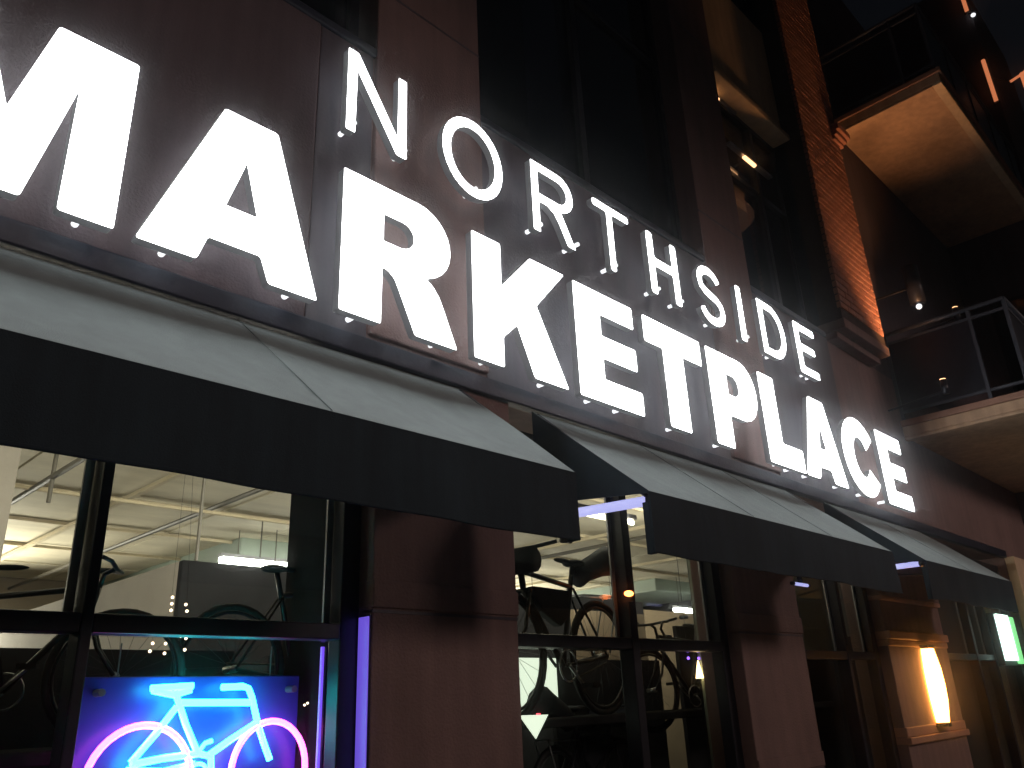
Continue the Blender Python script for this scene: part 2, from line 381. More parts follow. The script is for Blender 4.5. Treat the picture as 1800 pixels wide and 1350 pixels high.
for x, y, l_, r in ((2.25, 4.0, .5, .02), (3.22, 3.0, 1.08, .017), (5.2, 5.5, .5, .01), (6.3, 6.3, .5, .014), (5.7, 6.0, .45, .008)):
    MB().tube([(x, y, 3.98), (x, y, 3.98-l_)], r, 6).build('hanger_rod', 'pipe', ceil)
# bulkhead duct, partitions and posts
bx('bulkhead_duct', 'duct', B, 5.55, 8.34, 6.7, 11.9, 3.66, 3.99, bevel=.02)
bx('room_partition', 'black_matte', B, 3.10, 9.85, 3.0, 3.08, ZB, 2.90, bevel=.01)
bx('room_partition', 'brownwall', B, 9.86, 13.4, 3.0, 3.08, ZB, 2.80, bevel=.01)
bx('room_partition_return', 'wallin', B, 3.10, 3.18, 3.081, 9.5, ZB, 2.90, bevel=.01)
bx('interior_post', 'wallin', B, 1.70, 1.96, 4.0, 4.3, ZB, 3.99)
bx('low_partition', 'walldark', B, -3.3, 2.1, 4.6, 4.7, ZB, 2.72)
bx('window_display_wall', 'black_matte', B, -2.2, 3.0, 1.75, 1.80, ZB, 2.05)
bx('window_display_wall', 'black_matte', B, 6.45, 8.3, 1.75, 1.80, ZB, 2.02)
bx('window_display_wall', 'black_matte', B, 3.3, 5.2, 1.75, 1.80, ZB, 2.02)
bx('window_display_wall', 'brownwall', B, 7.0, 8.3, 1.9, 1.95, ZB, 2.55)
bx('window_display_wall', 'black_matte', B, 8.5, 17, 1.6, 1.65, ZB, 2.4)
bx('reveal_wall', 'black_matte', B, 3.0, 3.1, .46, 1.1, ZB, 3.99)
bx('reveal_wall', 'duct', B, 7.18, 7.28, .46, .52, ZB, 3.99)
bx('display_platform', 'black_matte', B, -2.2, 8.3, .75, 1.5, 1.42, 1.49, bevel=.01)
bx('display_platform', 'black_matte', B, 8.5, 10.6, .75, 1.5, 1.42, 1.49, bevel=.01)
bx('glowing_wall_panel', 'white_glow', B, 5.3, 6.35, 1.62, 1.65, 1.55, 2.02)
bx('grey_blind', 'duct', B, 10.6, 11.9, 1.1, 1.14, 2.1, 3.6)
bx('bulkhead_duct', 'duct', B, 14.6, 16.9, 6.0, 11.9, 3.72, 3.99, bevel=.02)

# room tube lamps
def tube_lamp(at, L, label, along='x', energy=0, mat='led_room'):
    rad = .065 if mat == 'led_white' else .028
    t = empty('tube_lamp', at, label, 'ceiling lamp', 'tube lamps hung in the shop')
    x, y, z = at
    if along == 'x':
        MB().box(x-L/2, x+L/2, y-.05, y+.05, z+.03, z+.08).build('housing', 'stop', t)
        MB().tube([(x-L/2+.02, y, z), (x+L/2-.02, y, z)], rad).build('tube', mat, t)
    else:
        MB().box(x-.05, x+.05, y-L/2, y+L/2, z+.03, z+.08).build('housing', 'stop', t)
        MB().tube([(x, y-L/2+.02, z), (x, y+L/2-.02, z)], .028).build('tube', mat, t)
    for s_ in (-.4, .4):
        MB().tube([(x+(L*s_ if along == 'x' else 0), y+(L*s_ if along != 'x' else 0), z+.08), (x+(L*s_ if along == 'x' else 0), y+(L*s_ if along != 'x' else 0), 3.98)], .006, 5).build('hanger', 'pipe', t)
    if energy:
        light('AREA', 'room_light', (x, y, z+.1), energy, (1, .88, .62), 1.2, (x, y+.4, 4.0), parent=t)
    return t
tube_lamp((.35, 5.2, 2.98), 1.6, 'tube lamp behind the left pane of the first window, left of the mullion')
tube_lamp((6.35, 6.3, 3.56), 2.6, 'bright tube lamp under the grey bulkhead in the first window', mat='led_white')
tube_lamp((11.9, 6.0, 3.40), 2.8, 'bright tube lamp seen behind the bicycle frame in the second window', mat='led_white')
tube_lamp((15.5, 5.6, 3.30), 1.8, 'bright tube lamp right of the mullion in the second window', mat='led_white')
for i, (x, nm) in enumerate(((-1.5, 'leftmost'), (1.2, 'second from the left'), (3.9, 'third, behind the first pier'), (6.6, 'fourth, in the second window'), (9.4, 'rightmost'))):
    t = tube_lamp((x, 1.35, 3.46), 1.8, 'unseen tube lamp added behind the shop glass to light the ceiling, ' + nm)
    light('AREA', 'ceiling_wash', (x, 1.36, 3.55), 42, (1, .92, .78), 1.1, (x+.6, 5.0, 4.02), parent=t)  # hidden row of lamps, added to brighten the ceiling
for x, y in ((2.4, 9.6), (7.6, 9.8), (12.5, 9.4)):
    t = tube_lamp((x, y, 2.75), 1.8, 'tube lamp hung low at the back of the shop, ' + {2.4: 'left', 7.6: 'middle', 12.5: 'right'}[x])
    light('AREA', 'ceiling_wash', (x, y, 2.86), 110, (1, .92, .78), 1.4, (x, y-1.0, 4.02), parent=t)

# ------------------------------------------------------------------ sign letters
def arc(cx, cz, rx, rz, a0, a1, n=12):
    return [(cx+rx*math.cos(math.radians(a0+(a1-a0)*i/n)), cz+rz*math.sin(math.radians(a0+(a1-a0)*i/n))) for i in range(n+1)]
def rounded(pts, r):
    if r <= 0: return pts
    out = []; n = len(pts)
    for i in range(n):
        a, b, c = Vector(pts[i-1]), Vector(pts[i]), Vector(pts[(i+1) % n])
        d1, d2 = (a-b), (c-b); l1, l2 = d1.length, d2.length
        if l1 < 1e-6 or l2 < 1e-6: continue
        d1 /= l1; d2 /= l2
        ang = d1.angle(d2)
        if ang > 2.75: out.append(tuple(b)); continue
        t = min(r, l1*.48, l2*.48); p, q = b+d1*t, b+d2*t
        for k in range(5):
            s_ = k/4; v = p*(1-s_)**2 + b*2*s_*(1-s_) + q*s_**2; out.append((v.x, v.y))
    return out
def inset(pts, d):
    if not d: return pts
    n = len(pts); area = sum(pts[i][0]*pts[(i+1) % n][1]-pts[(i+1) % n][0]*pts[i][1] for i in range(n)); sg = 1 if area > 0 else -1; out = []
    for i in range(n):
        a, b, c = Vector(pts[i-1]), Vector(pts[i]), Vector(pts[(i+1) % n]); e1, e2 = (b-a), (c-b)
        if e1.length < 1e-6 or e2.length < 1e-6: out.append(tuple(b)); continue
        e1.normalize(); e2.normalize(); n1 = Vector((-e1.y, e1.x))*sg; n2 = Vector((-e2.y, e2.x))*sg
        k = n1+n2; k = k/max(.5, 1+n1.dot(n2)); out.append(tuple(b+k*d))
    return out
def letter(parent, ch, outer, holes, r, yf, yb, cap=None):
    thin = .008 if parent.name.startswith('northside') else 0
    outer = inset(outer, thin); holes = [inset(h, -thin) for h in holes]
    loops = [rounded(outer, r)] + [rounded(h, r*.6) for h in holes]
    tri = tessellate_polygon([[Vector((x, z, 0)) for x, z in lp] for lp in loops])
    flat = [p for lp in loops for p in lp]
    can = MB(); k = 0
    for lp in loops:
        n = len(lp); vs = [(x, yf, z) for x, z in lp] + [(x, yb, z) for x, z in lp]
        can.add(vs, [(i, (i+1) % n, n+(i+1) % n, n+i) for i in range(n)])
    o = can.build('letter', 'can', parent); o['label'] = 'letter ' + ch
    # face: slightly inset from the return's front lip, with its own thickness
    f = MB(); f.add([(x, yf+.004, z) for x, z in flat], [tuple(t) for t in tri]); fo = f.build('face', 'letter', o)
    b = MB(); b.add([(x, yb-.004, z) for x, z in flat], [tuple(t) for t in tri]); b.build('halo_back', 'letterback', o)
    return o
def rods(o, xs, z, y0, y1):
    for x in xs: MB().tube([(x, y0, z), (x, y1, z)], .018, 8).build('standoff_rod', 'rod', o)
YF, YB = -.25, -.185
A, Z = 4.895, 3.867
MS = empty('marketplace_sign', (6.3, -.17, 3.86), 'long white lit sign of bold letters reading MARKETPLACE above the awnings', 'sign')
def E_(x, x1, xm=None):
    xm = xm or x1-.06
    w = .32*(x1-x)/.86+.0; w = .34
    return [(x, Z), (x1, Z), (x1, 4.08), (x+w, 4.08), (x+w, 4.27), (xm, 4.27), (xm, 4.48), (x+w, 4.48), (x+w, 4.68), (x1-.04, 4.68), (x1-.04, A), (x, A)]
RK = .03
l1 = letter(MS, 'M', [(.27-.28, Z), (.27, Z), (.27, 4.58), (.50+.04, Z), (.715, Z), (.875, 4.58), (.875, Z), (1.135, Z), (1.135, A), (.735, A), (.59, 4.31), (.40, A), (-.01, A)], [], RK*.6, YF, YB); rods(l1, (.12, 1.02), 3.955, YB, .0)
l2 = letter(MS, 'A', [(1.24, Z), (1.56, Z), (1.61, 4.02), (1.92, 4.02), (1.98, Z), (2.30, Z), (1.97, A), (1.63, A)], [[(1.69, 4.26), (1.88, 4.26), (1.79, 4.59)]], RK*.6, YF, YB); rods(l2, (1.46, 2.21), 3.955, YB, .0)
R1 = [(2.45, Z), (2.765, Z), (2.77, 4.275)] + [(2.82, 4.262), (2.87, 4.22), (2.91, 4.14)] + [(3.04, Z), (3.41, Z), (3.29, 4.14), (3.25, 4.22), (3.20, 4.28), (3.14, 4.32)] + arc(3.06, 4.605, .30, .29, -70, 90, 12) + [(2.45, A)]
l3 = letter(MS, 'R', R1, [[(2.775, 4.475), (2.93, 4.475)] + arc(2.93, 4.58, .10, .10, -70, 70, 8) + [(2.93, 4.68), (2.775, 4.68)]], RK*.5, YF, YB); rods(l3, (2.68, 3.34), 3.955, YB, .0)
l4 = letter(MS, 'K', [(3.57, Z), (3.87, Z), (3.87, 4.11), (4.02, 4.25), (4.19, Z), (4.58, Z), (4.25, 4.49), (4.61, A), (4.20, A), (3.87, 4.53), (3.87, A), (3.57, A)], [], RK*.6, YF, YB); rods(l4, (3.82, 4.49), 3.955, YB, .0)
l5 = letter(MS, 'E', E_(4.72, 5.58, 5.54), [], RK*.7, YF, YB); rods(l5, (5.07, 5.46), 3.955, YB, .0)
l6 = letter(MS, 'T', [(5.98, Z), (6.32, Z), (6.32, 4.63), (6.66, 4.63), (6.66, A), (5.70, A), (5.70, 4.63), (5.98, 4.63)], [], RK*.8, YF, YB); rods(l6, (6.27,), 3.955, YB, .0)
P1 = [(6.77, Z), (7.10, Z), (7.10, 4.22), (7.42, 4.22)] + arc(7.40, 4.56, .32, .335, -80, 90, 12) + [(6.77, A)]
l7 = letter(MS, 'P', P1, [[(7.12, 4.45), (7.26, 4.45)] + arc(7.26, 4.56, .08, .105, -75, 75, 8) + [(7.26, 4.675), (7.12, 4.675)]], RK*.7, YF, YB); rods(l7, (7.1,), 3.955, YB, .0)
l8 = letter(MS, 'L', [(7.82, Z), (8.63, Z), (8.63, 4.13), (8.17, 4.13), (8.17, A), (7.82, A)], [], RK*.9, YF, YB); rods(l8, (8.27, 8.6), 3.955, YB, .0)
l9 = letter(MS, 'A', [(8.66, Z), (8.99, Z), (9.06, 4.02), (9.33, 4.02), (9.39, Z), (9.76, Z), (9.43, A), (9.03, A)], [[(9.13, 4.26), (9.30, 4.26), (9.22, 4.55)]], RK, YF, YB); rods(l9, (9.05, 9.88), 3.955, YB, .0)
C1 = arc(10.37, 4.38, .555, .525, 35, 325, 26); C2 = arc(10.37, 4.38, .215, .27, 330, 25, 18)
l10 = letter(MS, 'C', C1 + C2, [], RK*.6, YF, YB); rods(l10, (10.58,), 3.955, YB, .0)
l11 = letter(MS, 'E', E_(11.02, 11.93, 11.88), [], RK, YF, YB); rods(l11, (11.3,), 3.955, YB, .0)

NS = empty('northside_sign', (6, -.17, 5.19), 'white lit sign of thin letters reading NORTHSIDE above the bold sign', 'sign')
T0, T1, t = 5.20, 5.905, .095
nr = .035
n1 = letter(NS, 'N', [(2.44, T0), (2.53, T0), (2.53, 5.73), (2.865, T0), (2.965, T0), (2.965, T1), (2.875, T1), (2.875, 5.37), (2.535, T1), (2.44, T1)], [], .012, YF, YB); rods(n1, (2.56, 3.0), 5.355, YB, 0)
n2 = letter(NS, 'O', arc(3.615, 5.56, .325, .365, 0, 352, 32), [arc(3.615, 5.56, .225, .265, 0, 350, 28)], 0, YF, YB); rods(n2, (3.70,), 5.355, YB, 0)
n3 = letter(NS, 'R', [(4.27, T0), (4.37, T0), (4.37, 5.50), (4.46, 5.50), (4.54, 5.46), (4.60, 5.38), (4.70, T0), (4.82, T0), (4.70, 5.42), (4.65, 5.51)] + arc(4.62, 5.71, .20, .196, -75, 90, 12) + [(4.27, T1)],
            [[(4.37, 5.60), (4.60, 5.60)] + arc(4.61, 5.705, .11, .105, -85, 85, 8) + [(4.60, 5.81), (4.37, 5.81)]], .012, YF, YB); rods(n3, (4.45, 4.93), 5.355, YB, 0)
n4 = letter(NS, 'T', [(5.29, T0), (5.39, T0), (5.39, 5.815), (5.65, 5.815), (5.65, T1), (5.09, T1), (5.09, 5.815), (5.29, 5.815)], [], nr, YF, YB); rods(n4, (5.48,), 5.355, YB, 0)
n5 = letter(NS, 'H', [(5.92, T0), (6.04, T0), (6.04, 5.52), (6.33, 5.52), (6.33, T0), (6.45, T0), (6.45, T1), (6.33, T1), (6.33, 5.63), (6.04, 5.63), (6.04, T1), (5.92, T1)], [], nr, YF, YB); rods(n5, (6.17, 6.58), 5.355, YB, 0)
def stroke(path, w):
    L, R = [], []
    P = [Vector(p) for p in path]
    for i, p in enumerate(P):
        d = (P[min(i+1, len(P)-1)] - P[max(i-1, 0)]).normalized(); nrm = Vector((-d.y, d.x))
        L.append(tuple(p+nrm*w/2)); R.append(tuple(p-nrm*w/2))
    return L + R[::-1]
sp_ = arc(7.05, 5.705, .19, .145, 15, 180, 10) + [(6.875, 5.63), (6.95, 5.58), (7.05, 5.555), (7.16, 5.53), (7.24, 5.47)] + arc(7.05, 5.40, .205, .15, 0, -170, 10)
n6 = letter(NS, 'S', stroke(sp_, .11), [], .015, YF, YB); rods(n6, (7.26,), 5.355, YB, 0)
n7 = letter(NS, 'I', [(7.60, T0), (7.74, T0), (7.74, T1), (7.62, T1)], [], nr, YF, YB); rods(n7, (7.90,), 5.355, YB, 0)
n8 = letter(NS, 'D', [(8.10, T0), (8.40, T0)] + arc(8.40, 5.553, .325, .352, -85, 85, 14) + [(8.10, T1)], [[(8.23, 5.305), (8.38, 5.305)] + arc(8.38, 5.553, .215, .245, -85, 85, 12) + [(8.23, 5.80)]], .02, YF, YB); rods(n8, (8.48, 8.62), 5.355, YB, 0)
n9 = letter(NS, 'E', [(9.00, T0), (9.53, T0), (9.53, 5.315), (9.14, 5.315), (9.14, 5.52), (9.52, 5.52), (9.52, 5.63), (9.14, 5.63), (9.14, 5.795), (9.58, 5.795), (9.58, T1), (9.00, T1)], [], nr, YF, YB); rods(n9, (9.52, 9.67), 5.355, YB, 0)

# ------------------------------------------------------------------ awnings
def awning(x0, x1, label, seams):
    a = empty('awning', ((x0+x1)/2, -.5, 2.47), label, 'awning', 'canvas awnings over the shop windows')
    zt, zf, zb, yf = 3.72, 2.885, 2.475, -1.0
    nx, ny = 40, 10
    top = MB(); vs = []; fs = []
    for layer in (0, 1):
        for i in range(nx+1):
            for j in range(ny+1):
                s_ = j/ny; x = x0+(x1-x0)*i/nx; ph = min(abs(x-q) for q in seams)
                sag = -.035*math.sin(math.pi*s_)*min(1, ph*2.2) + .006*math.sin(x*5+s_*3)*math.sin(math.pi*s_)
                vs.append((x, yf*s_-.0, zt+(zf-zt)*s_+sag-.012*layer))
    N = (nx+1)*(ny+1)
    for i in range(nx):
        for j in range(ny):
            q = i*(ny+1)+j; fs.append((q, q+1, q+ny+2, q+ny+1)); fs.append((N+q, N+q+ny+1, N+q+ny+2, N+q+1))
    for i in range(nx):
        for j in (0, ny): q = i*(ny+1)+j; fs.append((q, q+ny+1, N+q+ny+1, N+q))
    for j in range(ny):
        for i in (0, nx): q = i*(ny+1)+j; fs.append((q, q+1, N+q+1, N+q))
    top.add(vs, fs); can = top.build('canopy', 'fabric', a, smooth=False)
    for q in seams[1:-1]:
        MB().tube([(q, yf*s_/6, zt+(zf-zt)*s_/6+.004) for s_ in range(7)], .003, 4).build('seam', 'fabric', can)
    # hanging front valance with a gentle wave
    v = MB(); vs = []; fs = []; n = 60
    for i in range(n+1):
        x = x0+(x1-x0)*i/n
        for z in (zf-.004, (zf+zb)/2, zb):
            k = (zf-z)/(zf-zb); wv = (.014*math.sin(x*4.1+1)+.008*math.sin(x*9.7+x0))*k; dz = .006*math.sin(x*2.3+x0)*k; vs.append((x, yf-.006+wv, z+dz)); vs.append((x, yf+.006+wv, z+dz))
    for i in range(n):
        q = i*6
        fs += [(q, q+6, q+8, q+2), (q+2, q+8, q+10, q+4), (q+1, q+3, q+9, q+7), (q+3, q+5, q+11, q+9), (q+4, q+10, q+11, q+5), (q, q+1, q+7, q+6)]
    q = n*6; fs += [(0, 2, 3, 1), (2, 4, 5, 3), (q, q+1, q+3, q+2), (q+2, q+3, q+5, q+4)]
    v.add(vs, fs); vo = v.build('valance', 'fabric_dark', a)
    MB().tube([(x0+(x1-x0)*i/n, yf+.014*math.sin((x0+(x1-x0)*i/n)*4.1+1)+.008*math.sin((x0+(x1-x0)*i/n)*9.7+x0), zb+.006+.006*math.sin((x0+(x1-x0)*i/n)*2.3+x0)) for i in range(n+1)], .010, 6).build('hem', 'fabric_dark', vo)
    for s_, x in ((0, x0), (1, x1)):
        sd = MB(); xa, xb = (x-.006, x+.006)
        sd.add([(xa, 0, zt), (xa, yf, zf), (xa, yf, zf-.015), (xa, 0, zf+.10), (xb, 0, zt), (xb, yf, zf), (xb, yf, zf-.015), (xb, 0, zf+.10)],
               [(0, 1, 2, 3), (4, 7, 6, 5), (0, 4, 5, 1), (1, 5, 6, 2), (2, 6, 7, 3), (3, 7, 4, 0)])
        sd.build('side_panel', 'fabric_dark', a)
        MB().box(x-.02+(.02-s_*.04), x+.02+(.02-s_*.04), yf+.01, yf+.06, zb, zf-.07).build('valance_return', 'fabric_dark', a)
        MB().tube([(x+(.03 if s_ == 0 else -.03), -.02, zt-.03), (x+(.03 if s_ == 0 else -.03), yf+.03, zf-.03)], .018, 6).build('frame_bar', 'frame', a)
    MB().tube([(x0+.02, yf+.03, zf-.035), (x1-.02, yf+.03, zf-.035)], .018, 6).build('frame_bar', 'frame', a)
    for q in seams[1:-1]:
        MB().tube([(q, -.02, zf+.1), (q, yf+.03, zf-.05)], .014, 6).build('frame_bar', 'frame', a)
    return a
awning(-1.6, 3.66, 'long green-grey awning at the left, nearest the camera, over the window with the neon bicycle', [-1.6, .2, 1.95, 3.66])
awning(4.41, 8.57, 'middle green-grey awning over the window crowded with bicycles', [4.41, 5.8, 7.2, 8.57])
awning(9.52, 12.75, 'farthest green-grey awning, beside the lit wall sconce', [9.52, 11.1, 12.75])

# tubes of light under the awnings' near ends
def led_bar(p0, p1, label, mat='led_lav', r=.035):
    c = ((p0[0]+p1[0])/2, (p0[1]+p1[1])/2, min(p0[2], p1[2])-r)
    t = empty('light_bar', c, label, 'lamp', 'light bars under the awnings')
    MB().tube([p0, p1], r, 10).build('lamp_tube', mat, t, smooth=True)
    d = (Vector(p1)-Vector(p0)).normalized()
    MB().tube([Vector(p0)-d*.04, Vector(p0)], r*1.15, 10).build('end_cap', 'frame', t); MB().tube([Vector(p1), Vector(p1)+d*.03], r*1.15, 10).build('end_cap', 'frame', t)
    MB().box(c[0]-.01, c[0]+.01, c[1]-.02, c[1]+.02, c[2]+2*r, c[2]+2*r+.06).build('bracket', 'frame', t)
led_bar((4.47, -.95, 2.835), (4.47, -.30, 2.87), 'pale lavender light bar under the near end of the middle awning')
led_bar((9.56, -.93, 2.86), (9.70, -.60, 2.88), 'white light bar under the near end of the farthest awning', 'led_lav', .03)
led_bar((7.13, -.60, 2.52), (7.40, -.60, 2.52), 'short white light bar under the middle awning, beside the second pier', 'led_lav', .015)

# ------------------------------------------------------------------ sconce on the third pier
sc_ = empty('wall_sconce', (11.95, -.08, 1.12), 'tall glowing warm white wall sconce between two stone bands', 'wall lamp')
cx = 11.80; hw = .19; zs0, zs1 = 1.18, 2.07
body = []
def halfpts(k): return [(cx+hw*k*math.cos(math.radians(180+180*i/12)), -.02-.15*k*math.sin(math.radians(180*i/12))) for i in range(13)]
hp = halfpts(1); g = MB(); n = len(hp); levels = [(zs0, .72), (zs0+.25, .95), ((zs0+zs1)/2, 1.0), (zs1-.25, .95), (zs1, .72)]
vs = []
for z_, k in levels: vs += [(x, y, z_) for x, y in halfpts(k)]
fs = [(l*n+i, l*n+i+1, (l+1)*n+i+1, (l+1)*n+i) for l in range(4) for i in range(n-1)]
g.add(vs, fs); g.build('glass_shade', 'sconce', sc_, smooth=True)
for a, b in ((zs0-.05, zs0-.003), (zs1+.003, zs1+.045)):
    hp2 = halfpts(.86); c = MB(); c.add([(x, y, a) for x, y in hp2]+[(x, y, b) for x, y in hp2], [tuple(range(n)), tuple(range(n, 2*n))]+[(i, i+1, n+i+1, n+i) for i in range(n-1)]+[(n-1, 0, n, 2*n-1)]); c.build('end_cap', 'frame', sc_)
MB().box(cx-.06, cx+.06, -.018, -.002, zs0-.03, zs1+.03).build('back_plate', 'frame', sc_)
light('AREA', 'sconce_light', (cx, -.20, 1.62), .1, (1, .6, .25), .3, (cx, -2, 1.62), parent=sc_)

# ------------------------------------------------------------------ uplights
def uplight(at, target, energy, spot, label, tip=False):
    t = empty('uplight', (at[0], at[1], at[2]-.25), label, 'uplight', 'orange uplights by the balconies')
    MB().tube([(at[0], at[1], at[2]-.25), (at[0], at[1], at[2]-.03)], .05, 12).build('housing', 'frame', t, smooth=True)
    MB().tube([(at[0], at[1], at[2]-.03), (at[0], at[1], at[2]-.015)], .042, 12).build('lens', 'warm_tip', t)
    MB().tube([(at[0], at[1], at[2]-.2), (at[0], 0.0, at[2]-.28)], .018, 6).build('bracket_arm', 'frame', t)
    light('SPOT', 'uplight_beam', at, energy, (1, .46, .19), .12, target, math.radians(spot), 1.0, parent=t)
uplight((12.55, -.85, 5.85), (12.0, -.30, 8.3), 230, 76, 'small orange uplight at the foot of the brick pier')
uplight((13.5, -1.05, 7.28), (13.35, -1.0, 11.0), 95, 76, 'small uplight above the lower balcony rail, shining on the upper balcony underside')
db = empty('bullet_lamp', (12.97, -.68, 7.15), 'small white-tipped cylinder lamp by the lower balcony rail', 'wall lamp')
MB().tube([(12.95, -.68, 7.30), (12.95, -.68, 7.95)], .12, 14).build('housing', 'frame', db, smooth=True)
MB().ball((12.95, -.68, 7.24), .045).build('bulb', 'rod', db, smooth=True)
MB().tube([(12.95, -.68, 7.6), (12.95, 0.0, 7.6)], .02, 6).build('bracket_arm', 'frame', db)

def lit_edge(y, z0, z1, label):  # glowing strips stand in for wing edges catching orange light
    t = empty('lit_edge_strip', (19.03, y, z0), label, 'wall lamp', 'glowing strips standing in for orange light on the far wing')
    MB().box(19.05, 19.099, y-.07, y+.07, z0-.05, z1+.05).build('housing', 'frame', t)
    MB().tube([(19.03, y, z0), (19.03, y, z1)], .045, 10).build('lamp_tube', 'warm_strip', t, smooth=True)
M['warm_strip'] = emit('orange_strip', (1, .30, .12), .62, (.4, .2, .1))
lit_edge(-1.80, 14.2, 15.4, 'middle glowing strip standing in for orange light on the corner of the far wing')
lit_edge(-1.80, 16.95, 17.9, 'highest glowing strip standing in for orange light at the top edge of the picture')
MB().ball((19.0, -1.90, 16.72), .055, 1, 1, .8).build('globe', 'rod', empty('globe_lamp', (19.0, -1.90, 16.6), 'small white globe lamp just under the highest glowing strip', 'wall lamp'), smooth=True)
MB_HOOK = MB().tube([(19.2, -1.84, 14.9), (19.2, -2.2, 14.62)], .015, 6)
hk = empty('bracket_lamp', (19.1, -2.1, 14.5), 'crooked bracket lamp sticking out at the right edge of the picture', 'wall lamp')
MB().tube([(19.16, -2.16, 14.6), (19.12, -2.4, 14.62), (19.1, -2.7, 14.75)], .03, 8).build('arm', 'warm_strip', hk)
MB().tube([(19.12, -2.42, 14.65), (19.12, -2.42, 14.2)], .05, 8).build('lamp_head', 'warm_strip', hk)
MB_HOOK.build('bracket_arm', 'frame', hk)

# ------------------------------------------------------------------ neon bicycle
NY = .60
nb_ = empty('neon_bicycle_sign', (2.3, .62, .95), 'glowing neon bicycle sign, cyan frame and pink wheels, on a blue panel', 'neon sign')
MB().box(1.60, 2.90, .70, .72, .55, 1.83).build('backing_panel', 'acrylic', nb_, bevel=.005)
def nt(name, pts, mat, r=.018, closed=False): return MB().tube([(x, NY, z) for x, z in pts], r, 8, closed).build(name, mat, nb_, smooth=True)
nt('rear_wheel_tube', arc(1.93, 1.315, .27, .27, 0, 350, 35), 'neon_pink', closed=True)
nt('front_wheel_tube', arc(2.67, 1.315, .235, .26, 0, 350, 35), 'neon_pink', closed=True)
nt('saddle_tube', [(1.94, 1.765), (2.17, 1.775), (2.16, 1.755), (2.07, 1.73), (1.95, 1.755)], 'neon_cyan', .018)
nt('seat_tube', [(2.07, 1.75), (2.10, 1.69), (2.15, 1.58), (2.24, 1.42)], 'neon_cyan')
nt('top_tube', [(2.11, 1.69), (2.52, 1.68)], 'neon_cyan')
nt('down_tube', [(2.57, 1.57), (2.42, 1.49), (2.30, 1.42)], 'neon_cyan')
nt('handlebar_tube', [(2.34, 1.765), (2.47, 1.768), (2.505, 1.757), (2.53, 1.71), (2.58, 1.56), (2.62, 1.47), (2.67, 1.37)], 'neon_cyan')
nt('chain_stay_tube', [(1.88, 1.40), (2.05, 1.42), (2.24, 1.43), (2.31, 1.41), (2.32, 1.32), (2.30, 1.25)], 'neon_cyan')
nt('seat_stay_tube', [(2.09, 1.67), (2.0, 1.55), (1.88, 1.41)], 'neon_cyan')
nt('chain_tube', [(1.86, 1.38), (2.05, 1.36), (2.22, 1.385)], 'neon_cyan', .012)
nt('chainring_tube', arc(2.245, 1.33, .05, .05, 0, 340, 16), 'neon_cyan', .010, True)
nt('crank_tube', [(2.24, 1.44), (2.27, 1.48), (2.31, 1.49)], 'neon_cyan', .012)
for x, z in ((1.7, 1.75), (2.82, 1.75), (1.7, .65), (2.82, .65)): MB().tube([(x, .70, z), (x, .62, z)], .02, 8).build('panel_bolt', 'stop', nb_)
MB().tube([(1.8, .71, 1.83), (1.8, .71, 2.0)], .004, 5).build('hanging_wire', 'stop', nb_); MB().tube([(2.7, .71, 1.83), (2.7, .71, 2.0)], .004, 5).build('hanging_wire', 'stop', nb_)
ls = empty('violet_light_strip', (2.86, .44, .1), 'violet LED strip standing in the right edge of the neon bicycle window', 'LED strip')
MB().box(2.905, 2.925, .425, .445, .1, 1.98).build('channel', 'frame', ls)
MB().tube([(2.885, .435, .1), (2.885, .435, 1.98)], .012, 8).build('lamp_tube', 'led_violet', ls)
ls = empty('violet_lit_jamb', (2.90, .06, -.2), 'glowing face standing in for violet light on the side of the first pier', 'LED strip')
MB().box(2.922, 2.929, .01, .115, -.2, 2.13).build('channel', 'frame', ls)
MB().box(2.912, 2.9215, .014, .111, -.2, 2.12).build('jamb_glow', 'violet_jamb_glow', ls, bevel=.002)  # glowing sheet stands in for violet light falling on the jamb

# small bulbs in the first window; the cluster stands in for glass reflections
bs = empty('reflected_bulbs', (2.0, .55, 1.95), 'cluster of small warm bulbs standing in for reflections above the neon bicycle', 'string lights')
for x, z in ((1.98, 2.235), (1.98, 2.20), (1.98, 2.165), (2.06, 2.20), (2.07, 2.165), (1.90, 2.04), (1.94, 2.05), (1.90, 1.99), (1.97, 1.99), (1.89, 1.95), (1.97, 1.94), (2.05, 2.03), (2.08, 2.02), (2.08, 1.96)):
    MB().ball((x, .55, z), .0085, n=5).build('bulb', 'bulb', bs)
MB().tube([(1.90, .56, 1.94), (1.90, .56, 2.06), (1.98, .56, 2.16), (1.98, .56, 3.4)], .0009, 4).build('wire', 'frame', bs)
MB().tube([(2.08, .56, 1.95), (2.07, .56, 2.2), (2.0, .56, 3.4)], .0009, 4).build('wire', 'frame', bs)
b2 = empty('bulb_pair', (2.86, .5, 1.6), 'pair of tiny warm bulbs right of the neon bicycle', 'string lights')
for x, z in ((2.82, 1.655), (2.84, 1.665)): MB().ball((x, .5, z), .007, n=5).build('bulb', 'bulb', b2)

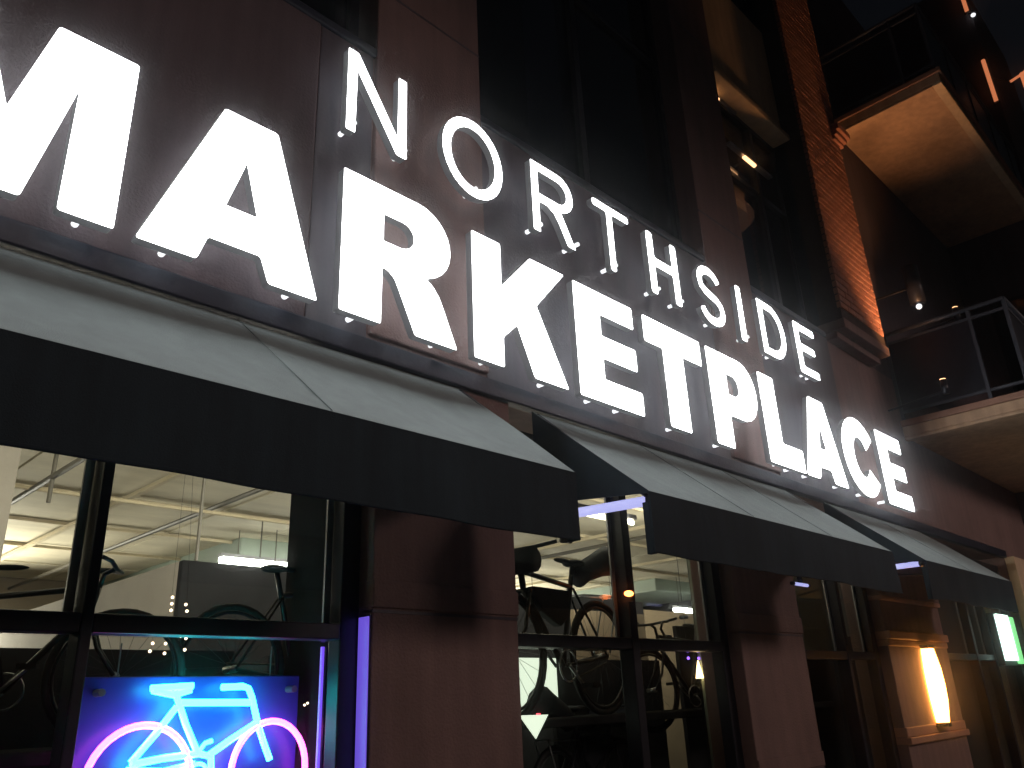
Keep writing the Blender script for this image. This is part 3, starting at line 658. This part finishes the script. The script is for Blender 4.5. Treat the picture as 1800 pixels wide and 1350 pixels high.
# ------------------------------------------------------------------ bicycles
def bicycle(at, label, scale=1.0, yaw=0.0, bags=True, steer=0.0, drop=False, lamp=None):
    """front wheel towards -x; local metres, origin under the bottom bracket"""
    root = empty('bicycle', at, label, 'bicycle', 'bicycles in the shop windows')
    root.rotation_euler = (0, 0, yaw); root.scale = (scale,)*3
    def part(mb, name, mat, parent=root, smooth=True):
        me_o = mb.build(name, mat, None, smooth=smooth, world=False)
        off = me_o.location.copy(); me_o.parent = parent
        if parent is not root: off = off - parent.location if parent.parent is root else off
        me_o.location = off; return me_o
    rw = .33
    fr = MB()
    bb, hub, st, hd, hb = (0, 0, .28), (.43, 0, .34), (.14, 0, .78), (-.38, 0, .80), (-.36, 0, .70)
    fr.tube([bb, st, (.17, 0, .88)], .016, 8).tube([(.135, 0, .75), hd], .016, 8).tube([bb, hb], .019, 8).tube([hd, hb], .019, 8)
    for s_ in (-.05, .05): fr.tube([(0, s_*.5, .28), (.43, s_, .34)], .010, 6).tube([(.13, s_*.4, .74), (.43, s_, .34)], .008, 6)
    part(fr, 'frame', 'bikeblack')
    fk = MB()
    for s_ in (-.05, .05): fk.tube([(-.355, s_*.8, .68), (-.42, s_, .48), (-.52, s_, .34)], .011, 6)
    fk.tube([(-.355, -.05, .69), (-.355, .05, .69)], .014, 6)
    part(fk, 'fork', 'bikeblack')
    for cx_, nm in ((.43, 'rear_wheel'), (-.52, 'front_wheel')):
        w_ = MB().tube([(cx_+rw*math.cos(2*math.pi*i/32), 0, .34+rw*math.sin(2*math.pi*i/32)) for i in range(32)], .019, 8, True)
        wo = part(w_, nm, 'rubber')
        rim = MB().tube([(cx_+(rw-.03)*math.cos(2*math.pi*i/32), 0, .34+(rw-.03)*math.sin(2*math.pi*i/32)) for i in range(32)], .010, 6, True); part(rim, 'rim', 'bikeblack', wo)
        sp = MB()
        for i in range(20):
            a_ = 2*math.pi*i/20; sp.tube([(cx_+.02*math.cos(a_+.8), (.02 if i % 2 else -.02), .34+.02*math.sin(a_+.8)), (cx_+(rw-.03)*math.cos(a_), 0, .34+(rw-.03)*math.sin(a_))], .0014, 3)
        part(sp, 'spokes', 'bikeblack', wo)
        hb_ = MB().tube([(cx_, -.05, .34), (cx_, .05, .34)], .02, 8); part(hb_, 'hub', 'bikesteel', wo)
    sd = MB().ball((.19, 0, .90), .07, 1.2, 1.0, .32).ball((.07, 0, .905), .05, 2.0, .45, .32); part(sd, 'saddle', 'bagcloth')
    h = MB().tube([(-.385, 0, .80), (-.40, 0, .87), (-.45, 0, .90)], .013, 8)
    h.tube([(-.40, -.28, .93), (-.46, -.2, .91), (-.46, 0, .90), (-.46, .2, .91), (-.40, .28, .93)], .012, 8)
    if drop:
        for s_ in (-.22, .22): h.tube([(-.45, s_, .91), (-.53, s_, .90), (-.56, s_, .84), (-.52, s_, .78), (-.44, s_, .78)], .012, 8)
    part(h, 'handlebar', 'bikeblack')
    part(MB().tube([(-.38, -.30, .935), (-.30, -.31, .94)], .017, 8).tube([(-.38, .30, .935), (-.30, .31, .94)], .017, 8), 'grips', 'rubber')
    cr_ = MB().tube([(.09*math.cos(2*math.pi*i/20), -.04, .28+.09*math.sin(2*math.pi*i/20)) for i in range(20)], .006, 5, True)
    cr_.tube([(0, -.05, .28), (.12, -.06, .17)], .010, 6).tube([(0, .05, .28), (-.12, .06, .39)], .010, 6); co = part(cr_, 'crankset', 'bikesteel')
    part(MB().box(.08, .17, -.15, -.07, .155, .18).box(-.17, -.08, .07, .15, .38, .405), 'pedals', 'rubber', smooth=False)
    part(MB().tube([(0, -.04, .37), (.43, -.04, .375)], .005, 4).tube([(0, -.04, .19), (.43, -.04, .305)], .005, 4), 'chain', 'pipe')
    if bags:
        b = MB(); outline = [(-.30, .72), (.08, .72), (.055, .56), (-.03, .50), (-.22, .58), (-.31, .66)]
        n_ = len(outline); b.add([(x, -.035, z) for x, z in outline]+[(x, .035, z) for x, z in outline], [tuple(range(n_)), tuple(range(n_, 2*n_))]+[(i, (i+1) % n_, n_+(i+1) % n_, n_+i) for i in range(n_)])
        o = part(b, 'frame_bag', 'bagcloth', smooth=False); bv = o.modifiers.new('bevel', 'BEVEL'); bv.width = .015; bv.segments = 2
        b = MB(); b.tube([(.22, 0, .80), (.30, 0, .86), (.50, 0, .93), (.60, 0, .96)], .055, 12, r2=.10); part(b, 'saddle_bag', 'bagcloth')
        b = MB(); b.tube([(-.52, -.20, .83), (-.52, .20, .83)], .075, 12); part(b, 'handlebar_bag', 'bagcloth')
        rk = MB().tube([(.18, -.05, .70), (.60, -.05, .72), (.45, -.06, .36)], .006, 5).tube([(.18, .05, .70), (.60, .05, .72), (.45, .06, .36)], .006, 5).tube([(.60, -.05, .72), (.60, .05, .72)], .006, 5); part(rk, 'rear_rack', 'bikesteel')
    if lamp:
        for mt_, p, r in lamp: part(MB().ball(p, r, n=6), 'lamp', mt_)
    return root
bicycle((5.74, 1.0, 1.49), 'black loaded touring bicycle with frame bag in the second window', 1.12, .12, True, lamp=[('orange_tip', (.63, -.06, .77), .030), ('orange_tip', (.60, -.08, .70), .012)])
bicycle((3.06, 1.02, 1.49), 'dark bicycle behind the glass right of the bulbs, saddle high in the first window', .86, math.pi+.12, False)
bicycle((1.38, 1.15, 1.49), 'small dark bicycle with upright bars beside the mullion of the first window', .78, math.pi-.5, False)
bicycle((7.75, 1.0, 1.30), 'dark drop-bar bicycle at the right side of the second window', .85, -.15, False, drop=True)
bicycle((8.95, .75, 1.49), 'dark bicycle half hidden behind the second pier, in the third window', 1.15, .1, False)
bicycle((6.4, 1.35, .35), 'dark bicycle low on the shop floor in the second window', 1.0, math.pi+.2, True)
# flame shaped lamp and others
fl = empty('flame_lamp', (7.14, .5, ZB+.05), 'small flame shaped lamp glowing on a stalk in the second window', 'lamp')
g = MB(); g.tube([(7.14, .5, 1.77), (7.14, .5, 1.81), (7.14, .5, 1.85), (7.14, .5, 1.89), (7.14, .5, 1.93)], .04, 10, r2=.005); g.build('flame_shade', 'flame', fl, smooth=True)
MB().tube([(7.14, .5, ZB+.05), (7.14, .5, 1.77)], .012, 6).build('stalk', 'frame', fl)
for i, x in enumerate((6.95, 7.13)):
    v = empty('violet_lamp', (x, .48, 1.93), ('left' if i == 0 else 'right')+' one of two tiny violet lamps above the flame lamp', 'lamp', 'tiny violet lamps')
    MB().tube([(x, .48, 1.95), (x, .48, 3.98)], .003, 4).build('cord', 'frame', v); MB().ball((x, .48, 1.95), .014, n=6).build('bulb', 'violet_bulb', v)
ol = empty('orange_lamp', (5.6, .10, 2.36), 'glowing orange lamp on the mullion of the second window', 'lamp')
MB().ball((5.585, .10, 2.42), .035, 1.3, 1, .7, n=8).build('bulb', 'orange_tip', ol, smooth=True)
MB().box(5.595, 5.64, .09, .129, 2.36, 2.45).build('socket', 'frame', ol)
rl = empty('red_lamp', (5.62, 1.2, 1.50), 'small red lamp on the display platform of the second window', 'lamp')
MB().box(5.57, 5.67, 1.16, 1.2, 1.495, 1.53).build('lens', 'red_bulb', rl, bevel=.005)
pn = empty('pennant', (4.9, .62, 1.36), 'white triangular pennant hanging low in the second window', 'pennant')
pv = MB(); pv.add([(4.75, .60, 1.53), (5.07, .60, 1.525), (4.92, .60, 1.36), (4.75, .61, 1.53), (5.07, .61, 1.525), (4.92, .61, 1.36)], [(0, 1, 2), (3, 5, 4), (0, 3, 4, 1), (1, 4, 5, 2), (2, 5, 3, 0)]); pv.build('cloth', 'white_glow', pn)

# lit green sign in the last window
gs = empty('green_lit_sign', (15.9, .05, 1.88), 'upright white and green lit sign by the last window', 'sign')
MB().box(15.48, 16.10, -.03, .02, 1.95, 2.68).build('white_face', 'green_sign', gs, bevel=.01)
MB().box(16.17, 16.40, -.03, .02, 1.90, 2.66).build('green_face', 'green_edge', gs, bevel=.01)
MB().box(15.46, 16.42, .021, .125, 1.88, 2.70).build('housing', 'frame', gs)

# red curtain, strips and shade in the upper window; first and last imitate reflections
for x0, x1, z0, z1, nm in ((8.7, 9.25, 6.9, 9.2, 'curtain drawn as cloth behind the upper window beside the beige panel'),):
    c = MB(); n_ = 24; vs = []; fs = []
    for i in range(n_+1):
        x = x0+(x1-x0)*i/n_; y = .75+.04*math.sin(i*1.6)
        vs += [(x, y, z0), (x, y, z1), (x, y+.01, z0), (x, y+.01, z1)]
    for i in range(n_): q = i*4; fs += [(q, q+4, q+5, q+1), (q+2, q+3, q+7, q+6)]
    c.add(vs, fs); tag(c.build('reflection', 'redcloth', None), 'dark red '+nm, 'reflection')
def strip(x0, x1, y, z, label, mat='warm_tip'):
    t = empty('upper_strip_lamp', ((x0+x1)/2, y, z-.03), label, 'lamp', 'strip lamps in the upper window')
    MB().box(x0-.4, x1+.5, y-.02, y+.05, z+.02, z+.06).build('housing', 'stop', t); MB().tube([(x0, y, z), (x1, y, z)], .03, 8).build('lamp_tube', mat, t)
strip(8.65, 8.95, .2, 9.56, 'upper strip lamp just under the beige panel lip')
strip(9.3, 9.6, .12, 8.7, 'lower strip lamp beside the upper window mullion')
sh = empty('reflection_cone', (9.35, .85, 7.9), 'dim orange cone imitating a reflection in the upper window', 'lamp')
MB().tube([(9.55, .9, 8.1), (9.55, .9, 8.9)], .62, 20, r2=.12).build('shade', 'shade', sh, smooth=True); MB().tube([(9.55, .9, 8.9), (9.55, .9, 9.7)], .01, 5).build('cord', 'frame', sh)

# ------------------------------------------------------------------ unseen street lamps behind the camera, added to light the front
def unseen_street_lamp(x, y, energy, label, colr=(1, .74, .66)):
    t = empty('unseen_street_lamp', (x, y, -.533), label, 'street lamp', 'unseen street lamps added to light the front')
    MB().tube([(x, y, -.533), (x, y, 7.6)], .11, 12, r2=.06).build('post', 'navy', t, smooth=True)
    MB().tube([(x, y, 7.5), (x, y+.6, 7.9), (x, y+1.4, 7.95)], .045, 8).build('arm', 'navy', t, smooth=True)
    MB().box(x-.14, x+.14, y+1.2, y+1.9, 7.9, 8.02).build('lamp_head', 'navy', t, bevel=.02)
    MB().box(x-.10, x+.10, y+1.26, y+1.84, 7.885, 7.898).build('lens', 'warm_tip', t)
    light('SPOT', 'street_fill_light', (x, y+1.5, 7.85), energy, colr, .9, (x, y+3.2, 0), math.radians(165), .3, parent=t)
unseen_street_lamp(2, -14, 520, 'unseen street lamp added to light the front, behind the camera')
unseen_street_lamp(17, -14, 900, 'unseen street lamp added to light the front, farther right')

tag(BLOOM_BOX.build('bloom_volume', 'bloom_volume', None), 'thin volume added to imitate camera bloom', kind='stuff')
